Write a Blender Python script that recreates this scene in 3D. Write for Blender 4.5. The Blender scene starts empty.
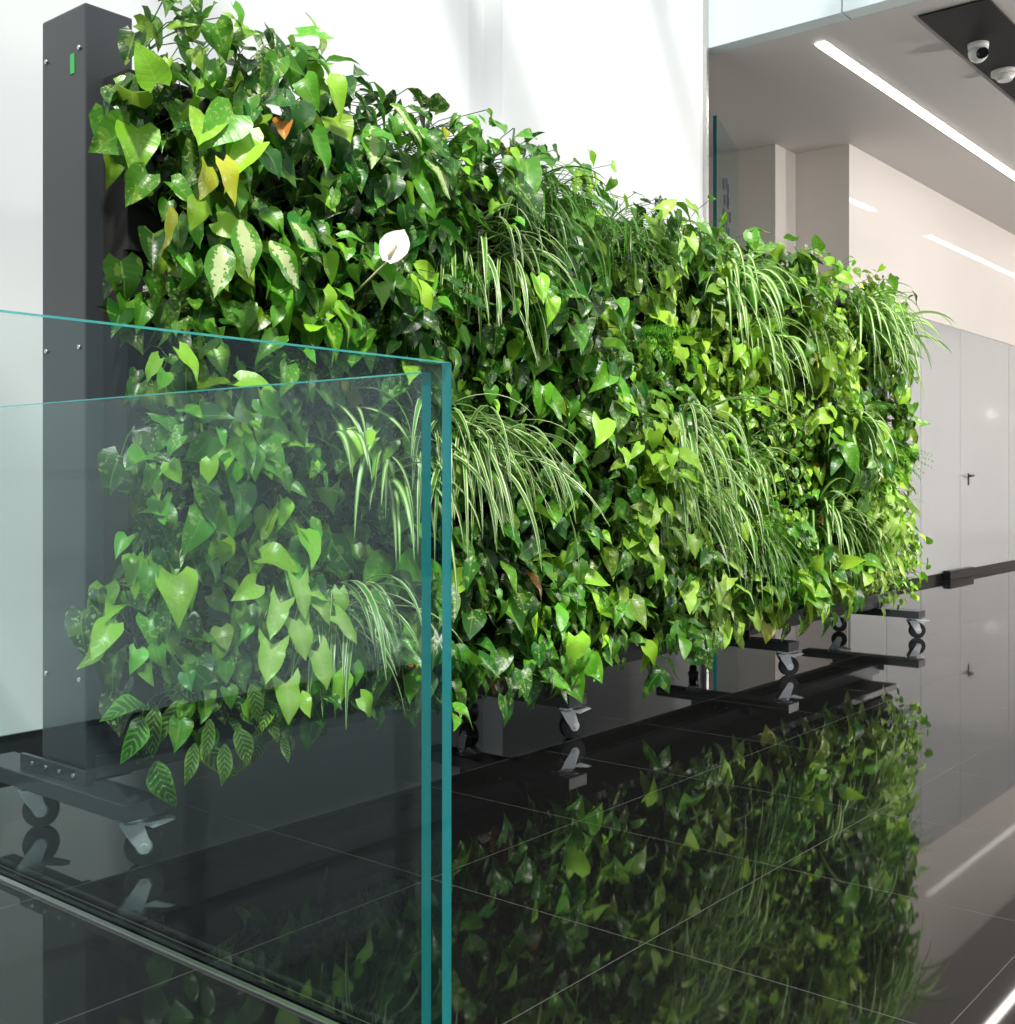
import bpy, bmesh, math, numpy as np
from mathutils import Vector, Matrix
rng = np.random.default_rng(11)
scene = bpy.context.scene
scene.view_settings.view_transform = 'Standard'
scene.view_settings.look = 'None'
col = scene.collection

# ------------------------------------------------------------------ materials
def newmat(name):
    m = bpy.data.materials.new(name); m.use_nodes = True
    nt = m.node_tree; nt.nodes.clear()
    out = nt.nodes.new('ShaderNodeOutputMaterial')
    return m, nt, out
def N(nt, t, **kw):
    n = nt.nodes.new(t)
    for k, v in kw.items(): setattr(n, k, v)
    return n
def math_(nt, op, a, b=None, c=None):
    n = nt.nodes.new('ShaderNodeMath'); n.operation = op
    for i, v in enumerate((a, b, c)):
        if v is None: continue
        if isinstance(v, (int, float)): n.inputs[i].default_value = v
        else: nt.links.new(v, n.inputs[i])
    return n.outputs[0]
def mixc(nt, f, a, b):
    n = nt.nodes.new('ShaderNodeMix'); n.data_type = 'RGBA'
    for idx, v in ((0, f), (6, a), (7, b)):
        if isinstance(v, (int, float)): n.inputs[idx].default_value = v
        elif isinstance(v, tuple): n.inputs[idx].default_value = v if len(v) == 4 else (*v, 1)
        else: nt.links.new(v, n.inputs[idx])
    return n.outputs[2]
def simple(name, c, rough=.5, metal=0., noise=.06, nscale=8, bump=0., spec=.5, coat=0.):
    m, nt, out = newmat(name)
    p = N(nt, 'ShaderNodeBsdfPrincipled'); p.inputs['Roughness'].default_value = rough
    p.inputs['Metallic'].default_value = metal; p.inputs['Specular IOR Level'].default_value = spec
    p.inputs['Coat Weight'].default_value = coat; p.inputs['Coat Roughness'].default_value = .03
    tc = N(nt, 'ShaderNodeTexCoord'); nz = N(nt, 'ShaderNodeTexNoise'); nz.inputs['Scale'].default_value = nscale
    nt.links.new(tc.outputs['Object'], nz.inputs['Vector'])
    a = tuple(x*(1-noise) for x in c); b = tuple(min(1, x*(1+noise)) for x in c)
    nt.links.new(mixc(nt, nz.outputs['Fac'], a, b), p.inputs['Base Color'])
    if bump:
        bp = N(nt, 'ShaderNodeBump'); bp.inputs['Strength'].default_value = bump
        nt.links.new(nz.outputs['Fac'], bp.inputs['Height']); nt.links.new(bp.outputs[0], p.inputs['Normal'])
    nt.links.new(p.outputs[0], out.inputs[0]); return m

M_white = simple('white_plaster', (.72, .74, .75), .6, noise=.02, nscale=2)
M_dark = simple('anthracite_metal', (.042, .046, .052), .34, noise=.1, nscale=3)
M_black = simple('black_felt', (.010, .009, .008), .9, noise=.4, nscale=30, bump=.4)
M_rub = simple('black_rubber', (.012, .012, .013), .35)
M_hub = simple('grey_hub', (.2, .21, .22), .4)
M_chrome = simple('zinc_plated_steel', (.88, .89, .89), .24, metal=.75)
M_steel = simple('brushed_steel', (.62, .62, .6), .3, metal=1., nscale=40)
M_ceil = simple('ceiling_paint', (.66, .63, .61), .6, noise=.02, nscale=2)
M_beige = simple('beige_lacquer_wall', (.79, .74, .69), .5, noise=.03, nscale=1, coat=.45)
M_panel = simple('white_glass_cladding', (.60, .62, .625), .12, noise=.06, nscale=.7, coat=1.)
M_fascia = simple('fascia_glass_panel', (.66, .76, .79), .2, noise=.02, nscale=1)
M_slot = simple('black_ceiling_slot', (.006, .006, .006), .6)
M_wplast = simple('white_plastic', (.85, .85, .83), .35)
M_lens = simple('camera_lens', (.01, .01, .012), .08)
M_green = simple('green_sticker', (.05, .4, .1), .5)
M_letter = simple('dark_lettering', (.05, .07, .09), .5)
M_skirt = simple('black_skirting', (.012, .012, .012), .25)

def emis(name, c, s):
    m, nt, out = newmat(name); e = N(nt, 'ShaderNodeEmission'); e.inputs[0].default_value = (*c, 1); e.inputs[1].default_value = s
    nt.links.new(e.outputs[0], out.inputs[0]); return m
M_led = emis('led_diffuser', (1, .95, .89), 12.)

def glassmat(name, tint, base=.02):
    m, nt, out = newmat(name)
    tr = N(nt, 'ShaderNodeBsdfTransparent'); tr.inputs[0].default_value = (*tint, 1)
    gl = N(nt, 'ShaderNodeBsdfGlossy'); gl.inputs['Roughness'].default_value = 0.0; gl.inputs[0].default_value = (.85, 1, 1, 1)
    lw = N(nt, 'ShaderNodeLayerWeight'); lw.inputs[0].default_value = .5
    p5 = math_(nt, 'POWER', lw.outputs['Facing'], 5.0)
    f = math_(nt, 'MULTIPLY_ADD', p5, .7, base)
    mx = N(nt, 'ShaderNodeMixShader'); nt.links.new(f, mx.inputs[0])
    nt.links.new(tr.outputs[0], mx.inputs[1]); nt.links.new(gl.outputs[0], mx.inputs[2])
    nt.links.new(mx.outputs[0], out.inputs[0]); return m
M_glass = glassmat('railing_glass', (.93, .968, .963), .033)
def edgemat():
    m, nt, out = newmat('glass_teal_edge')
    p = N(nt, 'ShaderNodeBsdfPrincipled'); p.inputs['Base Color'].default_value = (.012, .17, .19, 1); p.inputs['Roughness'].default_value = .12
    t = N(nt, 'ShaderNodeBsdfTranslucent'); t.inputs[0].default_value = (.06, .5, .5, 1)
    mx = N(nt, 'ShaderNodeMixShader'); mx.inputs[0].default_value = .35
    nt.links.new(p.outputs[0], mx.inputs[1]); nt.links.new(t.outputs[0], mx.inputs[2]); nt.links.new(mx.outputs[0], out.inputs[0]); return m
M_edge = edgemat()

def floormat():
    m, nt, out = newmat('polished_black_granite_tiles')
    tc = N(nt, 'ShaderNodeTexCoord'); sep = N(nt, 'ShaderNodeSeparateXYZ'); nt.links.new(tc.outputs['Object'], sep.inputs[0])
    def line(sock, off, size, w):
        a = math_(nt, 'SUBTRACT', sock, off); a = math_(nt, 'DIVIDE', a, size)
        a = math_(nt, 'FRACT', a); a = math_(nt, 'SUBTRACT', a, .5); a = math_(nt, 'ABSOLUTE', a)
        return math_(nt, 'GREATER_THAN', a, .5-w/size)
    l = math_(nt, 'MAXIMUM', line(sep.outputs[0], 2.33, .7, .0013), line(sep.outputs[1], 1.49, .7, .0013))
    nz = N(nt, 'ShaderNodeTexNoise'); nz.inputs['Scale'].default_value = 260; nt.links.new(tc.outputs['Object'], nz.inputs['Vector'])
    r = N(nt, 'ShaderNodeValToRGB'); r.color_ramp.elements[0].position = .55; r.color_ramp.elements[0].color = (.005, .005, .005, 1)
    r.color_ramp.elements[1].position = .75; r.color_ramp.elements[1].color = (.025, .025, .025, 1); nt.links.new(nz.outputs['Fac'], r.inputs[0])
    c = mixc(nt, l, r.outputs[0], (.075, .07, .065))
    p = N(nt, 'ShaderNodeBsdfPrincipled'); nt.links.new(c, p.inputs['Base Color'])
    nt.links.new(math_(nt, 'MULTIPLY_ADD', l, .5, .03), p.inputs['Roughness'])
    p.inputs['Specular IOR Level'].default_value = .4
    nt.links.new(p.outputs[0], out.inputs[0]); return m
M_floor = floormat()

def leafmat(name, kind, rough=.34, transl=.26):
    m, nt, out = newmat(name)
    at = N(nt, 'ShaderNodeAttribute'); at.attribute_name = 'lc'
    uv = N(nt, 'ShaderNodeUVMap'); uv.uv_map = 'UVMap'
    sep = N(nt, 'ShaderNodeSeparateXYZ'); nt.links.new(uv.outputs[0], sep.inputs[0])
    s = math_(nt, 'ABSOLUTE', math_(nt, 'MULTIPLY_ADD', sep.outputs[0], 2., -1.))
    t = sep.outputs[1]
    c = at.outputs['Color']
    tc = N(nt, 'ShaderNodeTexCoord')
    ph = math_(nt, 'MULTIPLY', math_(nt, 'SUBTRACT', t, math_(nt, 'MULTIPLY', s, .22)), 46.)
    vein = math_(nt, 'POWER', math_(nt, 'MULTIPLY_ADD', math_(nt, 'SINE', ph), .5, .5), 6.)
    if kind in ('plain', 'cream_blotch', 'prayer', 'pale_vein'):
        mid = math_(nt, 'LESS_THAN', s, .06)
        light = mixc(nt, .35, c, (.5, .7, .2))
        c = mixc(nt, math_(nt, 'MULTIPLY', mid, .6), c, light)
        nz0 = N(nt, 'ShaderNodeTexNoise'); nz0.inputs['Scale'].default_value = 26; nt.links.new(tc.outputs['Object'], nz0.inputs['Vector'])
        mot = math_(nt, 'MULTIPLY', math_(nt, 'GREATER_THAN', nz0.outputs['Fac'], .58), .5)
        c = mixc(nt, mot, c, mixc(nt, .45, c, (.36, .56, .08)))
        nz1 = N(nt, 'ShaderNodeTexNoise'); nz1.inputs['Scale'].default_value = 75; nt.links.new(tc.outputs['Object'], nz1.inputs['Vector'])
        nz2 = N(nt, 'ShaderNodeTexNoise'); nz2.inputs['Scale'].default_value = 5; nt.links.new(tc.outputs['Object'], nz2.inputs['Vector'])
        var = math_(nt, 'MULTIPLY', math_(nt, 'GREATER_THAN', nz1.outputs['Fac'], .60), math_(nt, 'GREATER_THAN', nz2.outputs['Fac'], .53))
        c = mixc(nt, math_(nt, 'MULTIPLY', var, .5), c, (.55, .66, .22))
    if kind == 'cream_blotch':
        nz = N(nt, 'ShaderNodeTexNoise'); nz.inputs['Scale'].default_value = 70; nt.links.new(tc.outputs['Object'], nz.inputs['Vector'])
        v = math_(nt, 'SUBTRACT', math_(nt, 'ADD', nz.outputs['Fac'], .32), math_(nt, 'MULTIPLY', s, .70))
        c = mixc(nt, math_(nt, 'GREATER_THAN', v, .5), c, (.66, .76, .36))
    if kind == 'pale_vein':
        v = math_(nt, 'MULTIPLY', math_(nt, 'SUBTRACT', 1., s), .5)
        c = mixc(nt, v, c, (.58, .74, .30))
    if kind == 'prayer':
        v = math_(nt, 'GREATER_THAN', math_(nt, 'MULTIPLY', math_(nt, 'MULTIPLY_ADD', math_(nt, 'SINE', ph), .5, .5), math_(nt, 'SUBTRACT', 1.1, s)), .22)
        c = mixc(nt, math_(nt, 'MULTIPLY', v, .85), c, (.02, .06, .015))
    if kind == 'edge_stripe':
        c = mixc(nt, math_(nt, 'GREATER_THAN', s, .60), c, (.70, .77, .45))
    if kind == 'mid_stripe':
        c = mixc(nt, math_(nt, 'LESS_THAN', s, .42), c, (.66, .74, .36))
    p = N(nt, 'ShaderNodeBsdfPrincipled'); p.inputs['Roughness'].default_value = rough
    p.inputs['Specular IOR Level'].default_value = .6
    nt.links.new(c, p.inputs['Base Color'])
    if kind in ('plain', 'cream_blotch', 'pale_vein'):
        b = N(nt, 'ShaderNodeBump'); b.inputs['Strength'].default_value = .12; b.inputs['Distance'].default_value = .003
        b.invert = True
        nt.links.new(vein, b.inputs['Height']); nt.links.new(b.outputs[0], p.inputs['Normal'])
    tr = N(nt, 'ShaderNodeBsdfTranslucent')
    g = N(nt, 'ShaderNodeGamma'); g.inputs[1].default_value = .85; nt.links.new(c, g.inputs[0]); nt.links.new(g.outputs[0], tr.inputs[0])
    mx = N(nt, 'ShaderNodeMixShader'); mx.inputs[0].default_value = transl
    nt.links.new(p.outputs[0], mx.inputs[1]); nt.links.new(tr.outputs[0], mx.inputs[2])
    nt.links.new(mx.outputs[0], out.inputs[0]); return m
ML = {k: leafmat('leaf_'+k, k) for k in ('plain', 'cream_blotch', 'edge_stripe', 'mid_stripe', 'prayer', 'pale_vein')}

# ------------------------------------------------------------------ mesh helpers
class MB:
    def __init__(s): s.bm = bmesh.new(); s.mats = []
    def mi(s, m):
        if m not in s.mats: s.mats.append(m)
        return s.mats.index(m)
    def box(s, lo, hi, m, bev=0.):
        r = bmesh.ops.create_cube(s.bm, size=1.)
        vs = r['verts']
        c = [(a+b)/2 for a, b in zip(lo, hi)]; d = [abs(b-a) for a, b in zip(lo, hi)]
        for v in vs: v.co = Vector((v.co.x*d[0]+c[0], v.co.y*d[1]+c[1], v.co.z*d[2]+c[2]))
        fs = set(f for v in vs for f in v.link_faces)
        if bev:
            es = list(set(e for v in vs for e in v.link_edges))
            rb = bmesh.ops.bevel(s.bm, geom=es, offset=bev, segments=2, affect='EDGES', profile=.6)
            fs = set(f for f in rb['faces']) | set(f for f in fs if f.is_valid)
        k = s.mi(m)
        for f in fs: f.material_index = k
    def cyl(s, p0, p1, r0, r1, m, seg=24, smooth=True):
        p0, p1 = Vector(p0), Vector(p1); d = p1-p0
        r = bmesh.ops.create_cone(s.bm, cap_ends=True, segments=seg, radius1=r0, radius2=r1, depth=d.length)
        q = d.to_track_quat('Z', 'Y').to_matrix().to_4x4()
        bmesh.ops.transform(s.bm, matrix=Matrix.Translation((p0+p1)/2) @ q, verts=r['verts'])
        k = s.mi(m)
        for f in set(f for v in r['verts'] for f in v.link_faces):
            f.material_index = k; f.smooth = smooth and len(f.verts) == 4
    def sphere(s, c, r, m, sc=(1, 1, 1)):
        q = bmesh.ops.create_uvsphere(s.bm, u_segments=20, v_segments=12, radius=r)
        for v in q['verts']: v.co = Vector((v.co.x*sc[0]+c[0], v.co.y*sc[1]+c[1], v.co.z*sc[2]+c[2]))
        k = s.mi(m)
        for f in set(f for v in q['verts'] for f in v.link_faces): f.material_index = k; f.smooth = True
    def poly(s, pts, thick, m):
        a = [s.bm.verts.new(p) for p in pts]; b = [s.bm.verts.new(Vector(p)+Vector(thick)) for p in pts]
        k = s.mi(m); n = len(pts)
        fs = [s.bm.faces.new(a), s.bm.faces.new(b[::-1])]
        for i in range(n): fs.append(s.bm.faces.new((a[i], b[i], b[(i+1) % n], a[(i+1) % n])))
        for f in fs: f.material_index = k
        bmesh.ops.recalc_face_normals(s.bm, faces=fs)
    def done(s, name, parent=None):
        me = bpy.data.meshes.new(name); s.bm.to_mesh(me); s.bm.free()
        for m in s.mats: me.materials.append(m)
        o = bpy.data.objects.new(name, me); col.objects.link(o)
        if parent: o.parent = parent
        return o
def box(name, lo, hi, m, bev=0., parent=None):
    b = MB(); b.box(lo, hi, m, bev); return b.done(name, parent)
def empty(name):
    e = bpy.data.objects.new(name, None); col.objects.link(e); return e

# ------------------------------------------------------------------ room
H = 7.0
box('floor', (-8, -7, -.1), (26, 10, 0), M_floor)
box('wall_back', (-8, 4.4, 0), (5.13, 4.7, H), M_white)
b = MB(); b.box((5.13, 4.25, 0), (7.42, 4.7, H), M_white); b.done('wall_projection')
b = MB(); b.box((7.42, 4.22, 0), (7.45, 4.7, H), M_steel); b.done('trim_portal')
box('baseboard_back', (-8, 4.385, 0), (5.13, 4.4, .1), M_skirt)
box('baseboard_projection', (5.13, 4.235, 0), (7.42, 4.25, .1), M_skirt)
box('ceiling', (7.6, -7, 4.25), (26, 10, 4.5), M_ceil)
b = MB()
for i in range(10):
    v1 = 4.25-1.05*i
    b.box((7.45, v1-1.04, 4.25), (7.6, v1, 5.35), M_fascia, .004)
    b.box((7.45, v1-1.04, 5.36), (7.6, v1, H), M_fascia, .004)
b.done('wall_fascia')
b = MB()
b.box((10.4, 4.4, 2.83), (26, 4.94, 4.25), M_beige)
b.box((10.4, 4.42, 0), (26, 4.94, 2.83), M_beige)
b.done('wall_hall')
b = MB(); b.box((9.97, 4.94, 0), (10.4, 10, 4.25), M_beige); b.done('wall_recess')
box('wall_corridor_end', (7.45, 9.5, 0), (9.97, 9.8, 4.25), M_beige)
box('wall_corridor_side', (7.2, 4.7, 0), (7.45, 9.5, 4.25), M_beige)
box('wall_hall_end', (25.6, -7, 0), (25.9, 4.4, 4.25), M_beige)
b = MB()
x = 10.42
for w in (.9, .95, 1.25, 1.85, .9, 1.5, 1.5, 1.5, 1.5, 1.5, 1.4):
    b.box((x, 4.395, .07), (x+w-.014, 4.42, 2.82), M_panel, .002); x += w
b.done('wall_cladding_panels')
box('baseboard_hall', (10.4, 4.385, 0), (25.6, 4.42, .065), M_skirt)
b = MB()
b.box((12.9, 4.30, 0), (13.7, 4.38, .10), M_skirt, .005); b.done('trim_door_threshold')
b = MB()
b.cyl((13.8, 4.395, 1.15), (13.8, 4.33, 1.15), .014, .014, M_dark)
b.cyl((13.8, 4.335, 1.15), (13.63, 4.335, 1.15), .011, .011, M_dark)
b.box((13.78, 4.387, 1.04), (13.82, 4.397, 1.18), M_dark, .003); b.done('door_handle')

for a, c in ((7.86, 13.1), (14.95, 20.5), (21.5, 25)):
    b = MB(); b.box((a, 3.50, 4.236), (c, 3.58, 4.249), M_led); b.box((a-.01, 3.49, 4.243), (c+.01, 3.50, 4.25), M_wplast)
    b.box((a-.01, 3.58, 4.243), (c+.01, 3.59, 4.25), M_wplast); b.done('ceiling_strip_light')
box('ceiling_slot_panel', (7.82, 2.36, 4.235), (16, 2.82, 4.249), M_slot)
b = MB()
b.cyl((8.57, 2.66, 4.25), (8.57, 2.66, 4.20), .075, .07, M_wplast); b.sphere((8.57, 2.66, 4.17), .07, M_wplast)
b.cyl((8.57, 2.66, 4.16), (8.50, 2.60, 4.14), .04, .036, M_lens); b.done('security_camera')
b = MB()
b.cyl((9.27, 2.68, 4.25), (9.27, 2.68, 4.205), .10, .10, M_wplast); b.cyl((9.27, 2.68, 4.205), (9.27, 2.68, 4.16), .08, .05, M_wplast); b.done('smoke_detector')

gd = empty('glass_door')
p0 = Vector((8.79, 4.90, 0)); p1 = Vector((9.85, 5.26, 0)); d = (p1-p0).normalized(); nrm = Vector((d.y, -d.x, 0))
b = MB(); b.poly([p0, p1, p1+Vector((0, 0, 4.22)), p0+Vector((0, 0, 4.22))], nrm*-.012, M_glass); b.done('pane', gd)
b = MB(); b.poly([p0-d*.012, p0, p0+Vector((0, 0, 4.22)), p0-d*.012+Vector((0, 0, 4.22))], nrm*-.03, M_edge); b.done('teal_edge', gd)
b = MB()
zz = 3.15
for i, seg in enumerate(((.0, .1, .22, .3), (.02, .12, .22, .3), (0, .3, .14, .3), (.05, .2, .2, .25), (0, .12, .2, .3))):
    for j in range(3):
        s0 = .3+seg[j]; q = p0+d*s0+nrm*.004+Vector((0, 0, zz+i*.13+(.03 if j % 2 else 0)))
        b.poly([q, q+d*.07, q+d*.07+Vector((0, 0, .09)), q+Vector((0, 0, .09))], nrm*.003, M_letter)
b.done('lettering', gd)

b = MB()
for i in range(12):
    uu = -8+i*3.0
    b.box((uu, -7, 0), (uu+.12, -6.8, H), M_dark)
for z in (0, 1.1, 3.2, 5.3, H-.1): b.box((-8, -6.95, z), (26, -6.85, z+.1), M_dark)
b.done('window_facade')
b = MB()
for i in range(8): b.box((-8+i*2.2, -7, H), (-8+i*2.2+.1, 4.7, H+.12), M_white)
for i in range(5): b.box((-8, -7+i*2.8, H+.02), (7.45, -7+i*2.8+.08, H+.1), M_white)
b.done('skylight_beams')

# ------------------------------------------------------------------ glass railing
rail = empty('glass_railing')
def slab(name, lo, hi, thin):
    b = MB(); k1 = b.mi(M_glass); k2 = b.mi(M_edge)
    b.box(lo, hi, M_edge); b.bm.normal_update()
    for f in b.bm.faces: f.material_index = k1 if abs(f.normal[thin]) > .9 else k2
    return b.done(name, rail)
slab('pane_side', (1.588, 1.515, .0), (1.614, 4.2, 1.305), 0)
slab('pane_front', (-1.5, 1.486, .0), (1.640, 1.510, 1.325), 1)
b = MB()
b.box((1.568, 1.52, 0), (1.584, 4.2, .006), M_steel, .001)
b.box((-1.5, 1.46, 0), (1.63, 1.48, .006), M_steel, .002)
b.done('base_channel', rail)

# ------------------------------------------------------------------ living wall frame
LW = empty('living_green_wall')
b = MB()
b.box((1.87, 3.17, .19), (2.03, 3.42, 2.53), M_dark, .006)
b.box((7.74, 3.17, .19), (7.9, 3.42, 2.38), M_dark, .006)
b.box((2.03, 3.2, .3), (7.8, 3.40, 2.3), M_dark, .004)
for z in (.5, 1.5, 2.4):
    for v in (3.2, 3.39): b.cyl((1.87, v, z), (1.864, v, z), .007, .007, M_steel, 10)
b.box((1.867, 3.23, 2.33), (1.872, 3.25, 2.39), M_green)
b.done('frame_posts', LW)
b = MB()
b.box((1.93, 3.04, .34), (7.84, 3.2, 2.32), M_black, .004)
for i in range(14): b.box((1.92, 3.02, .38+i*.14), (7.85, 3.05, .40+i*.14), M_black)
b.done('planting_pockets', LW)
b = MB()
b.box((1.9, 3.16, .2), (8.0, 3.22, .27), M_dark, .003); b.box((1.9, 3.36, .2), (8.0, 3.42, .27), M_dark, .003)
b.box((1.95, 2.98, .30), (7.85, 3.2, .34), M_dark, .003)
b.done('base_rails', LW)
FU = (1.87, 3.95, 6.0, 8.0)
def caster(u, v, ang, name):
    b = MB()
    b.box((-.045, -.045, .139), (.045, .045, .145), M_chrome, .001)
    b.cyl((0, 0, .139), (0, 0, .122), .032, .034, M_chrome)
    for sg in (-1, 1):
        y0 = sg*.024
        b.poly([(-.032, y0, .124), (.034, y0, .124), (.056, y0, .055), (.046, y0, .036), (.026, y0, .036), (-.01, y0, .085)], (0, sg*.003, 0), M_chrome)
    b.box((-.032, -.026, .119), (.036, .026, .124), M_chrome)
    b.cyl((.036, -.016, .055), (.036, .016, .055), .055, .055, M_rub, 36)
    b.cyl((.036, -.020, .055), (.036, .020, .055), .046, .046, M_rub, 32)
    b.cyl((.036, -.022, .055), (.036, .022, .055), .024, .024, M_hub, 20)
    b.cyl((.036, -.032, .055), (.036, .032, .055), .009, .009, M_chrome, 12)
    b.poly([(.03, -.018, .118), (.10, -.018, .128), (.122, -.018, .124), (.10, -.018, .116), (.06, -.018, .104)], (0, .036, 0), M_chrome)
    o = b.done(name, LW); o.location = (u, v, 0); o.rotation_euler = (0, 0, ang); return o
for i, u in enumerate(FU):
    b = MB()
    b.box((u-.065, 2.86, .145), (u+.065, 3.72, .195), M_dark, .003)
    b.box((u-.03, 3.12, .195), (u-.015, 3.5, .24), M_dark, .002)
    for k in range(4): b.cyl((u-.03, 3.18+.08*k, .22), (u-.036, 3.18+.08*k, .22), .007, .007, M_steel, 10)
    b.done('foot_beam_%d' % (i+1), LW)
    caster(u, 2.93, [-.55, -.45, -.75, -.8][i], 'caster_front_%d' % (i+1))
    caster(u, 3.50, [-.6, -1.8, .6, -1.2][i], 'caster_rear_%d' % (i+1))

# ------------------------------------------------------------------ foliage
def template(prof, lobes=.16, rows=9, cols=(-1, -.55, 0, .55, 1)):
    ts = np.linspace(0, 1, rows); px = np.array([p[0] for p in prof]); pw = np.array([p[1] for p in prof])
    V = []; UV = []
    for t in ts:
        w = np.interp(t, px, pw)
        for s in cols:
            V.append((s*w, t-lobes*abs(s)**1.3*(1-t)**3, abs(s))); UV.append((s*.5+.5, t))
    F = []; nc = len(cols)
    for i in range(rows-1):
        for j in range(nc-1):
            a = i*nc+j; F.append((a, a+1, a+nc+1, a+nc))
    return np.array(V), np.array(UV), np.array(F)
T_heart = template([(0, .20), (.07, .31), (.18, .36), (.32, .35), (.5, .285), (.68, .19), (.84, .09), (.93, .035), (1, .004)], .15)
T_ovate = template([(0, .04), (.1, .13), (.28, .22), (.45, .235), (.62, .2), (.8, .12), (.92, .05), (1, .004)], .0)
T_arrow = template([(0, .32), (.1, .33), (.22, .26), (.38, .27), (.55, .24), (.72, .16), (.88, .06), (1, .004)], .34)
T_round = template([(0, .2), (.1, .34), (.3, .42), (.5, .40), (.7, .28), (.88, .12), (1, .01)], .12, rows=6)
def norm(a): return a/np.maximum(np.linalg.norm(a, axis=-1, keepdims=True), 1e-9)
bags = {}
def bag(k): return bags.setdefault(k, dict(V=[], UV=[], F=[], C=[], n=0))
def leaves(key, T, P, D, Nn, L, bend, fold, C, wf=None):
    P, D, Nn, L, bend, fold, C = map(np.asarray, (P, D, Nn, L, bend, fold, C))
    n = len(P); V, UV, F = T
    D = norm(D); Nn = norm(Nn-D*(Nn*D).sum(1, keepdims=True)); S = np.cross(D, Nn)
    wf = np.ones(n) if wf is None else wf
    x = V[None, :, 0]*wf[:, None]; y = np.repeat(V[None, :, 1], n, 0); s = V[None, :, 2]
    ph = rng.uniform(0, 6.28, n)[:, None]
    z = -bend[:, None]*y*y + fold[:, None]*np.abs(x) + .04*np.sin(y*9+ph)*s
    ysh = y*(1-.25*bend[:, None]*y)
    x = x + .08*np.sin(ph)*y*y
    Q = P[:, None, :]+L[:, None, None]*(x[..., None]*S[:, None, :]+ysh[..., None]*D[:, None, :]+z[..., None]*Nn[:, None, :])
    b = bag(key); k = V.shape[0]
    b['V'].append(Q.reshape(-1, 3)); b['UV'].append(np.tile(UV, (n, 1))); b['C'].append(np.repeat(C, k, 0))
    b['F'].append((F[None]+(np.arange(n)*k)[:, None, None]+b['n']).reshape(-1, 4)); b['n'] += n*k
def blade(key, p, a, length, w, g, c, nseg=10, tw=0.):
    a = np.array(a, float); a /= np.linalg.norm(a); p = np.array(p, float); st = length/nseg
    V = []; UV = []
    side0 = np.cross(a, (0, 0, 1.)); side0 /= max(np.linalg.norm(side0), 1e-6)
    for i in range(nseg+1):
        t = i/nseg
        ww = w*min(1, .45+2.2*t)*(1-t**3.5)+.0006
        sd = np.cross(a, (0, 0, 1.)); nl = np.linalg.norm(sd); sd = sd/nl if nl > .15 else side0
        if np.dot(sd, side0) < 0: sd = -sd
        side0 = sd; nn = np.cross(sd, a)
        sd2 = sd*math.cos(tw*t)+nn*math.sin(tw*t); nn2 = np.cross(sd2, a)
        for s in (-1, 0, 1): V.append(p+sd2*s*ww+nn2*(abs(s)*ww*.35)); UV.append((s*.5+.5, t))
        a = a+np.array((0, 0, -g*(.4+1.2*t))); a /= np.linalg.norm(a)
        if a[1] > .05: a[1] = .05
        p = p+a*st
    F = []
    for i in range(nseg):
        for j in range(2):
            q = i*3+j; F.append((q, q+1, q+4, q+3))
    b = bag(key); k = len(V)
    b['V'].append(np.array(V)); b['UV'].append(np.array(UV)); b['C'].append(np.tile(c, (k, 1)))
    b['F'].append(np.array(F)+b['n']); b['n'] += k
def stem(p0, p1, r, c, sag=.02):
    p0 = np.array(p0); p1 = np.array(p1); d = p1-p0; s = np.cross(d, (0.3, .1, 1.)); s /= max(np.linalg.norm(s), 1e-6)
    n = np.cross(s, d); n /= max(np.linalg.norm(n), 1e-6)
    V = []; UV = []
    for i in range(4):
        t = i/3; c0 = p0+d*t+np.array((0, 0, sag*4*t*(1-t)))
        for k in range(3):
            a = k*2.094; V.append(c0+r*(s*math.cos(a)+n*math.sin(a))); UV.append((.25, t))
    F = []
    for i in range(3):
        for k in range(3):
            F.append((i*3+k, i*3+(k+1) % 3, (i+1)*3+(k+1) % 3, (i+1)*3+k))
    b = bag('stems'); b['V'].append(np.array(V)); b['UV'].append(np.array(UV)); b['C'].append(np.tile(c, (12, 1)))
    b['F'].append(np.array(F)+b['n']); b['n'] += 12

CB = np.array((.26, .54, .03)); CM = np.array((.088, .31, .018)); CD = np.array((.022, .12, .012)); CY = np.array((.66, .68, .04))
SP = {
 'pothos': (T_heart, 'pothos_leaves', 18, (.06, .135), (.26, .48, .26), .155),
 'philo': (T_heart, 'philodendron_leaves', 17, (.06, .125), (.05, .43, .52), .145),
 'syng': (T_arrow, 'syngonium_leaves', 13, (.075, .125), (.75, .25, 0), .14),
 'small': (T_round, 'small_leaf_ivy', 32, (.032, .062), (.38, .45, .17), .13),
 'dief': (T_ovate, 'dieffenbachia_leaves', 9, (.13, .2), (.1, .6, .3), .14),
 'lance': (T_ovate, 'peace_lily_leaves', 16, (.11, .20), (.05, .42, .53), .14),
 'prayer': (T_ovate, 'prayer_plant_leaves', 13, (.10, .14), (.4, .4, .2), .12),
 'lime': (T_heart, 'lime_pothos_leaves', 18, (.055, .11), (.68, .27, .05), .155),
}
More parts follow.
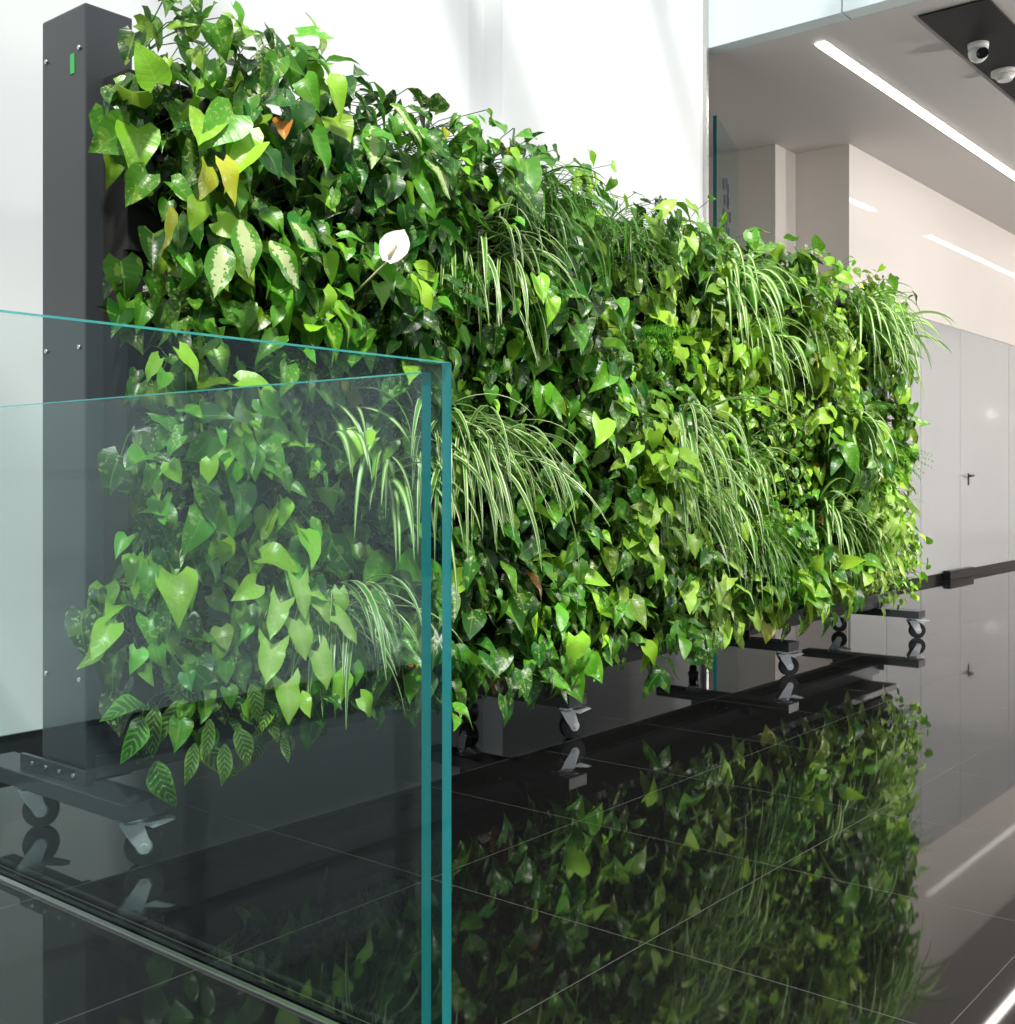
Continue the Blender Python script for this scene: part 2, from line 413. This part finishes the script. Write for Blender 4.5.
seeds = [(2.0, 2.2, 'pothos'), (2.35, 2.2, 'pothos'), (2.2, 1.74, 'pothos'), (2.85, 2.25, 'lance'), (2.0, 1.9, 'pothos'),
 (2.6, 2.0, 'philo'), (2.85, 1.88, 'lance'), (2.0, 1.4, 'pothos'), (2.3, 1.2, 'pothos'), (2.55, .9, 'pothos'), (2.0, .95, 'pothos'), (1.95, .6, 'pothos'),
 (2.38, .62, 'pothos'), (2.15, .4, 'prayer'), (2.55, .45, 'philo'), (2.9, .6, 'philo'), (2.6, 1.6, 'philo'),
 (3.2, 2.3, 'small'), (3.5, 2.3, 'lance'), (3.8, 2.1, 'philo'), (3.1, 1.5, 'lance'), (3.8, 1.4, 'pothos'), (4.0, .7, 'pothos'), (3.5, .6, 'philo'),
 (4.5, 2.06, 'syng'), (4.2, 1.85, 'lime'), (4.3, 1.3, 'lime'), (4.9, 1.8, 'lime'), (4.4, .85, 'syng'), (4.6, .5, 'syng'), (5.2, 2.3, 'philo'),
 (5.4, 1.4, 'small'), (5.2, .7, 'philo'), (5.9, 2.1, 'pothos'), (6.2, 1.6, 'lime'), (6.1, 1.1, 'small'), (5.9, .5, 'pothos'), (6.7, 2.2, 'small'),
 (6.9, 1.7, 'pothos'), (7.3, 1.2, 'small'), (7.0, .7, 'syng'), (7.7, 1.7, 'lime'), (7.8, 1.0, 'lime'), (7.6, .55, 'small'), (6.5, .6, 'philo'), (4.4, 2.3, 'philo')]
for _ in range(55):
    seeds.append((rng.uniform(2.7, 8), rng.uniform(.35, 2.3), rng.choice(['pothos', 'philo', 'small', 'lime', 'syng', 'lance'], p=[.24, .26, .16, .10, .07, .17])))
SU = np.array([(s[0], s[1]) for s in seeds])
spiders = [ # u, z, n, length, kind
 (3.28, 1.97, 50, .45, 'edge_stripe'), (3.12, 1.27, 62, .56, 'edge_stripe'), (3.32, 1.2, 28, .46, 'edge_stripe'), (2.85, 1.15, 28, .5, 'mid_stripe'),
 (2.58, .68, 46, .44, 'edge_stripe'), (5.22, 2.14, 42, .50, 'mid_stripe'), (5.45, 1.86, 42, .48, 'mid_stripe'), (4.74, 1.34, 44, .58, 'edge_stripe'),
 (4.62, 1.08, 38, .5, 'edge_stripe'), (6.95, 2.12, 52, .50, 'mid_stripe'), (7.18, 2.0, 48, .45, 'mid_stripe'), (6.6, 1.42, 40, .48, 'mid_stripe'), (6.3, .92, 40, .44, 'mid_stripe'),
 (3.58, 2.22, 90, .44, 'grass'), (5.45, .8, 90, .40, 'grass'), (2.6, 1.32, 10, .38, 'mid_stripe'), (6.8, 2.24, 24, .45, 'grass'), (4.95, 1.05, 28, .46, 'mid_stripe'), (6.0, 1.98, 20, .42, 'mid_stripe'),
 (6.9, .8, 24, .42, 'mid_stripe'), (4.2, 2.15, 50, .36, 'grass'), (5.35, 1.25, 20, .44, 'mid_stripe')]
spu = np.array([(s[0], s[1]) for s in spiders])
ferns = [(2.9, 1.74), (3.05, 1.82), (4.42, 1.74), (7.2, 1.36), (7.45, 1.25), (4.0, 2.2), (6.7, 1.0)]
def bulge(u, z):
    return .06*math.sin(u*2.3+1.0)*math.cos(z*3.1)+.05*math.sin(u*5.1+z*4.3)
acc = {}
du = .15
UR = 7.60
for iu in range(42):
    for iz in range(15):
        u = 1.99+iu*du+rng.uniform(-.05, .05); z = .40+iz*.14+rng.uniform(-.05, .05)
        if u > UR: continue
        if iz == 14 and (u > 4.0 or (u > 3.0 and rng.random() < .4)): continue
        if iz == 14: z = min(z, 2.36)
        hole = rng.random() < .10 and z < 2.0
        dsp = np.min(np.hypot(spu[:, 0]-u, (spu[:, 1]-z-.02)))
        j = np.argmin(np.hypot(SU[:, 0]-u+rng.normal(0, .05), SU[:, 1]-z+rng.normal(0, .05))); sp = seeds[j][2]
        T, key, n, (l0, l1), pal, spread = SP[sp]
        n = int(n*rng.uniform(.75, 1.25))
        if dsp < .12: n = int(n*.4)
        if hole: n = n//4
        plantC = rng.normal(1, .22); pout = rng.uniform(-.07, .10); psz = rng.uniform(.75, 1.3)
        for k in range(n):
            phi = rng.uniform(0, 2*math.pi); r = math.sqrt(rng.uniform(0, 1))*spread
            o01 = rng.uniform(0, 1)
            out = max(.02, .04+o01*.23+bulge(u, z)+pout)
            edge_l = max(0, 1-(u-1.97)/.3); edge_r = max(0, 1-(UR-u)/.3)
            low = 1.0 if z < 1.4 else 0.
            ex = math.cos(phi)*r*1.05 - edge_l*rng.uniform(-.02, .10+.09*low) + edge_r*rng.uniform(0, .05)
            ez = math.sin(phi)*r + rng.uniform(0, .07)
            if z > 2.15: ez += rng.uniform(-.05, .05)
            P = np.array((u+ex, 3.04-out, z+ez))
            P[0] = max(P[0], 1.85 if P[2] > 1.35 else 1.73)
            P[2] = min(P[2], 2.45)
            D = np.array((ex*3.0+rng.normal(0, .5), -.4+rng.normal(0, .35), ez*2.2-.8+rng.normal(0, .42)))
            if z > 2.1 and rng.random() < .14: D[2] += .5
            if edge_l > 0: D[0] = max(D[0], -.45)
            Nn = np.array((-.1+rng.normal(0, .5)-edge_l*.3+edge_r*.4, -.7+rng.normal(0, .28), .8+rng.normal(0, .42)))
            L = rng.uniform(l0, l1)*psz
            if z > 2.3: L = min(L, .115)
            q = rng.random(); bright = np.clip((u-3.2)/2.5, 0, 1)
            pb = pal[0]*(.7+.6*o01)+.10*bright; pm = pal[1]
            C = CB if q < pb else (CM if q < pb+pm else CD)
            C = C*plantC*rng.uniform(.8, 1.2)*rng.uniform(.9, 1.1, 3)*(np.array((1.18, 1.04, .9))**bright)*(.24+.9*o01)  # last factor paints occlusion shade into the colour of inner leaves
            if rng.random() < .005: C = CY*rng.uniform(.7, 1)
            if rng.random() < .002: C = np.array((.55, .2, .03))
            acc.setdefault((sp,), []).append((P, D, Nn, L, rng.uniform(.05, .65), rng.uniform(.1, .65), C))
            if rng.random() < .5:
                stem((u, 3.04, z), P, .002, (.10, .24, .04), .03)
def man(sp, u, v, z, D, Nn, L, C, bend=.25, fold=.2): acc.setdefault((sp,), []).append((np.array((u, v, z)), np.array(D), np.array(Nn), L, bend, fold, np.array(C)))
for (u, z, dx) in ((2.06, 1.84, .1), (2.17, 1.80, .5), (2.0, 1.76, -.3), (2.25, 1.87, .7)): man('dief', u, 2.68, z, (dx, -.3, -.75), (-.3, -.8, .5), .17, CM*1.0)
for (u, z, dx) in ((2.68, 2.33, .6), (2.78, 2.28, .9), (2.6, 2.24, -.2), (2.84, 2.2, .3)): man('dief', u, 2.70, z, (dx, -.3, -.45), (-.2, -.7, .8), .18, CM*1.2)
man('pothos', 1.99, 2.66, 1.99, (.3, -.2, -1), (-.2, -.9, .6), .13, CY); man('pothos', 1.95, 2.68, 1.97, (-.2, -.2, -.8), (.5, -.9, .3), .11, CY*.8)
man('pothos', 1.85, 2.72, 1.84, (.05, -.1, -1), (.6, -.7, .1), .13, CY*.8)
for (u, z, dx) in ((2.20, .74, -.6), (2.32, .76, .4), (2.26, .68, .0), (2.42, .68, .6), (2.17, .62, -.4), (2.34, .58, .1), (2.22, .5, -.1), (2.27, .8, -.1)):
    man('syng', u, 2.67, z, (dx, -.35, -.7), (-.25, -.8, .55), .125, CB*1.0)
man('pothos', 1.70, 2.75, .72, (-.6, -.2, -.5), (-.2, -.7, .7), .12, CB); stem((1.93, 3.0, .75), (1.70, 2.75, .72), .002, (.2, .4, .06))
for (u, z, dx) in ((2.0, .42, -.2), (2.1, .38, .1), (2.2, .42, .3), (2.05, .34, -.1), (1.95, .36, -.3), (2.15, .5, .0)):
    man('prayer', u, 2.74, z, (dx, -.3, -.8), (-.25, -.8, .5), .12, CB*.45)
for (sp,), L_ in acc.items():
    T, key = SP[sp][0], SP[sp][1]
    P, D, Nn, L, bd, fo, C = (np.array([x[i] for x in L_]) for i in range(7))
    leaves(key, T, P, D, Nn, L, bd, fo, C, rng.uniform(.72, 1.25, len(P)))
for (u, z, n, ln, kind) in spiders:
    for k in range(n):
        ax = rng.normal(0, .85); up = rng.uniform(-.5, .95)
        if u > 6.9: ax = min(ax, .35)
        c = CM*rng.uniform(.7, 1.2) if kind != 'grass' else (CM*rng.uniform(.35, .9))
        if kind != 'grass' and u > 4: c = CM*rng.uniform(.9, 1.5)
        key = {'edge_stripe': 'spider_plant_blades', 'mid_stripe': 'variegated_spider_blades', 'grass': 'mondo_grass_blades'}[kind]
        w = rng.uniform(.006, .0115) if kind != 'grass' else rng.uniform(.003, .005)
        blade(key, (u+rng.uniform(-.12, .12), 2.85+rng.uniform(-.06, .03), z+rng.uniform(-.09, .09)), (ax, -.8+rng.uniform(-.3, .3), up), ln*rng.uniform(.5, 1.15), w, rng.uniform(.14, .42), c, tw=rng.normal(0, .8))
for (u, z) in ferns:
    for k in range(16):
        a = np.array((rng.normal(0, .7), -1, rng.uniform(-.2, .9))); a /= np.linalg.norm(a); p = np.array((u, 2.90, z)); ln = rng.uniform(.2, .32); st = ln/14
        prev = p.copy()
        for i in range(14):
            a = a+np.array((0, 0, -.07)); a /= np.linalg.norm(a); p = p+a*st
            if i % 3 == 2: stem(prev, p, .001, CM, 0); prev = p.copy()
            if i > 2:
                for q in range(5):
                    dd = norm(rng.normal(0, 1, 3)+a*.5)
                    blade('asparagus_fern_needles', p, dd, .035*(1-i/20), .0013, .05, CM*rng.uniform(.9, 1.5)*(1.2 if u > 4 else .8), nseg=2)
KM = {'pothos_leaves': 'plain', 'philodendron_leaves': 'plain', 'syngonium_leaves': 'pale_vein', 'small_leaf_ivy': 'plain', 'dieffenbachia_leaves': 'cream_blotch',
      'peace_lily_leaves': 'plain', 'prayer_plant_leaves': 'prayer', 'lime_pothos_leaves': 'plain', 'spider_plant_blades': 'edge_stripe', 'variegated_spider_blades': 'mid_stripe',
      'mondo_grass_blades': 'plain', 'asparagus_fern_needles': 'plain', 'stems': 'plain'}
for key, b in bags.items():
    V = np.concatenate(b['V']); UV = np.concatenate(b['UV']); F = np.concatenate(b['F']); C = np.clip(np.concatenate(b['C']), 0, .95)
    me = bpy.data.meshes.new(key); me.vertices.add(len(V)); me.vertices.foreach_set('co', V.astype(np.float32).ravel())
    me.loops.add(F.size); me.loops.foreach_set('vertex_index', F.astype(np.int32).ravel())
    me.polygons.add(len(F)); me.polygons.foreach_set('loop_start', np.arange(0, F.size, 4, dtype=np.int32))
    me.polygons.foreach_set('use_smooth', np.ones(len(F), dtype=bool))
    uvl = me.uv_layers.new(name='UVMap'); uvl.data.foreach_set('uv', UV[F.ravel()].astype(np.float32).ravel())
    ca = me.color_attributes.new('lc', 'FLOAT_COLOR', 'POINT')
    ca.data.foreach_set('color', np.concatenate([C, np.ones((len(C), 1))], 1).astype(np.float32).ravel())
    me.update(calc_edges=True); me.validate()
    me.materials.append(ML[KM[key]]); o = bpy.data.objects.new(key, me); col.objects.link(o); o.parent = LW
# peace lily flower
M_spathe = simple('white_spathe', (.80, .74, .72), .5, noise=.04, nscale=30)
M_spadix = simple('cream_spadix', (.75, .68, .4), .7, nscale=200, noise=.3)
b = MB()
V, UV, F = template([(0, .1), (.12, .26), (.35, .36), (.6, .32), (.8, .19), (.93, .06), (1, .005)], .05, rows=12, cols=(-1, -.66, -.33, 0, .33, .66, 1))
PB = np.array((2.50, 2.53, 1.77))
Dv = norm(np.array((.5, -.1, .9))); Nv = np.array((-.75, -.7, .1)); Nv = norm(Nv-Dv*np.dot(Nv, Dv)); Sv = np.cross(Dv, Nv)
vs = [b.bm.verts.new(tuple(PB+.13*(x*Sv+y*Dv+(.35*s*s*abs(x)-.12*y*y)*Nv))) for (x, y, s) in V]
k = b.mi(M_spathe)
for f in F: ff = b.bm.faces.new([vs[i] for i in f]); ff.material_index = k; ff.smooth = True
pc = PB+Nv*.008+Dv*.012
b.cyl(tuple(pc), tuple(pc+Dv*.06+Nv*.006), .006, .004, M_spadix, 10)
b.cyl(tuple(PB), (2.68, 3.0, 1.65), .003, .003, M_spadix, 8)
b.done('peace_lily_flower', LW)

# ------------------------------------------------------------------ light
w = bpy.data.worlds.new('world'); scene.world = w; w.use_nodes = True; nt = w.node_tree; nt.nodes.clear()
out = nt.nodes.new('ShaderNodeOutputWorld'); bg = nt.nodes.new('ShaderNodeBackground')
tc = nt.nodes.new('ShaderNodeTexCoord'); sp_ = nt.nodes.new('ShaderNodeSeparateXYZ'); nt.links.new(tc.outputs['Generated'], sp_.inputs[0])
rp = nt.nodes.new('ShaderNodeValToRGB'); rp.color_ramp.elements[0].position = .47; rp.color_ramp.elements[0].color = (.08, .09, .10, 1)
rp.color_ramp.elements[1].position = .75; rp.color_ramp.elements[1].color = (.92, .97, 1, 1)
e = rp.color_ramp.elements.new(.53); e.color = (.34, .38, .42, 1)
nt.links.new(math_(nt, 'MULTIPLY_ADD', sp_.outputs[2], .5, .5), rp.inputs[0])
nt.links.new(rp.outputs[0], bg.inputs[0]); bg.inputs[1].default_value = 1.12; nt.links.new(bg.outputs[0], out.inputs[0])
def sun(dirv, s, ang, c):
    l = bpy.data.lights.new('sun', 'SUN'); l.energy = s; l.angle = math.radians(ang); l.color = c
    o = bpy.data.objects.new('sun', l); col.objects.link(o); o.rotation_euler = Vector(dirv).to_track_quat('-Z', 'Y').to_euler(); o.location = (0, -5, 6)
sun((.50, .54, -.86), 5.2, 5, (1, .98, .91))
for i, (u, v) in enumerate(((9.5, -1.0), (12.5, -1.0), (15.5, -1.0), (18.5, -1.0))):  # unseen point lights without fixtures, added to brighten the hall
    l = bpy.data.lights.new('hall_fill_light', 'POINT'); l.energy = 335; l.shadow_soft_size = .15; l.color = (1, .95, .91)
    o = bpy.data.objects.new('hall_fill_light', l); col.objects.link(o); o.location = (u, v, 2.9)

# ------------------------------------------------------------------ camera
cd = bpy.data.cameras.new('camera'); cam = bpy.data.objects.new('camera', cd); col.objects.link(cam)
cam.location = (0, 0, 1.1); cam.rotation_euler = (math.radians(90), 0, -math.atan2(.7728, .6348))
cd.sensor_width = 36; cd.lens = 36*1156/1024; cd.shift_y = -32/1024; cd.clip_start = .05
scene.camera = cam
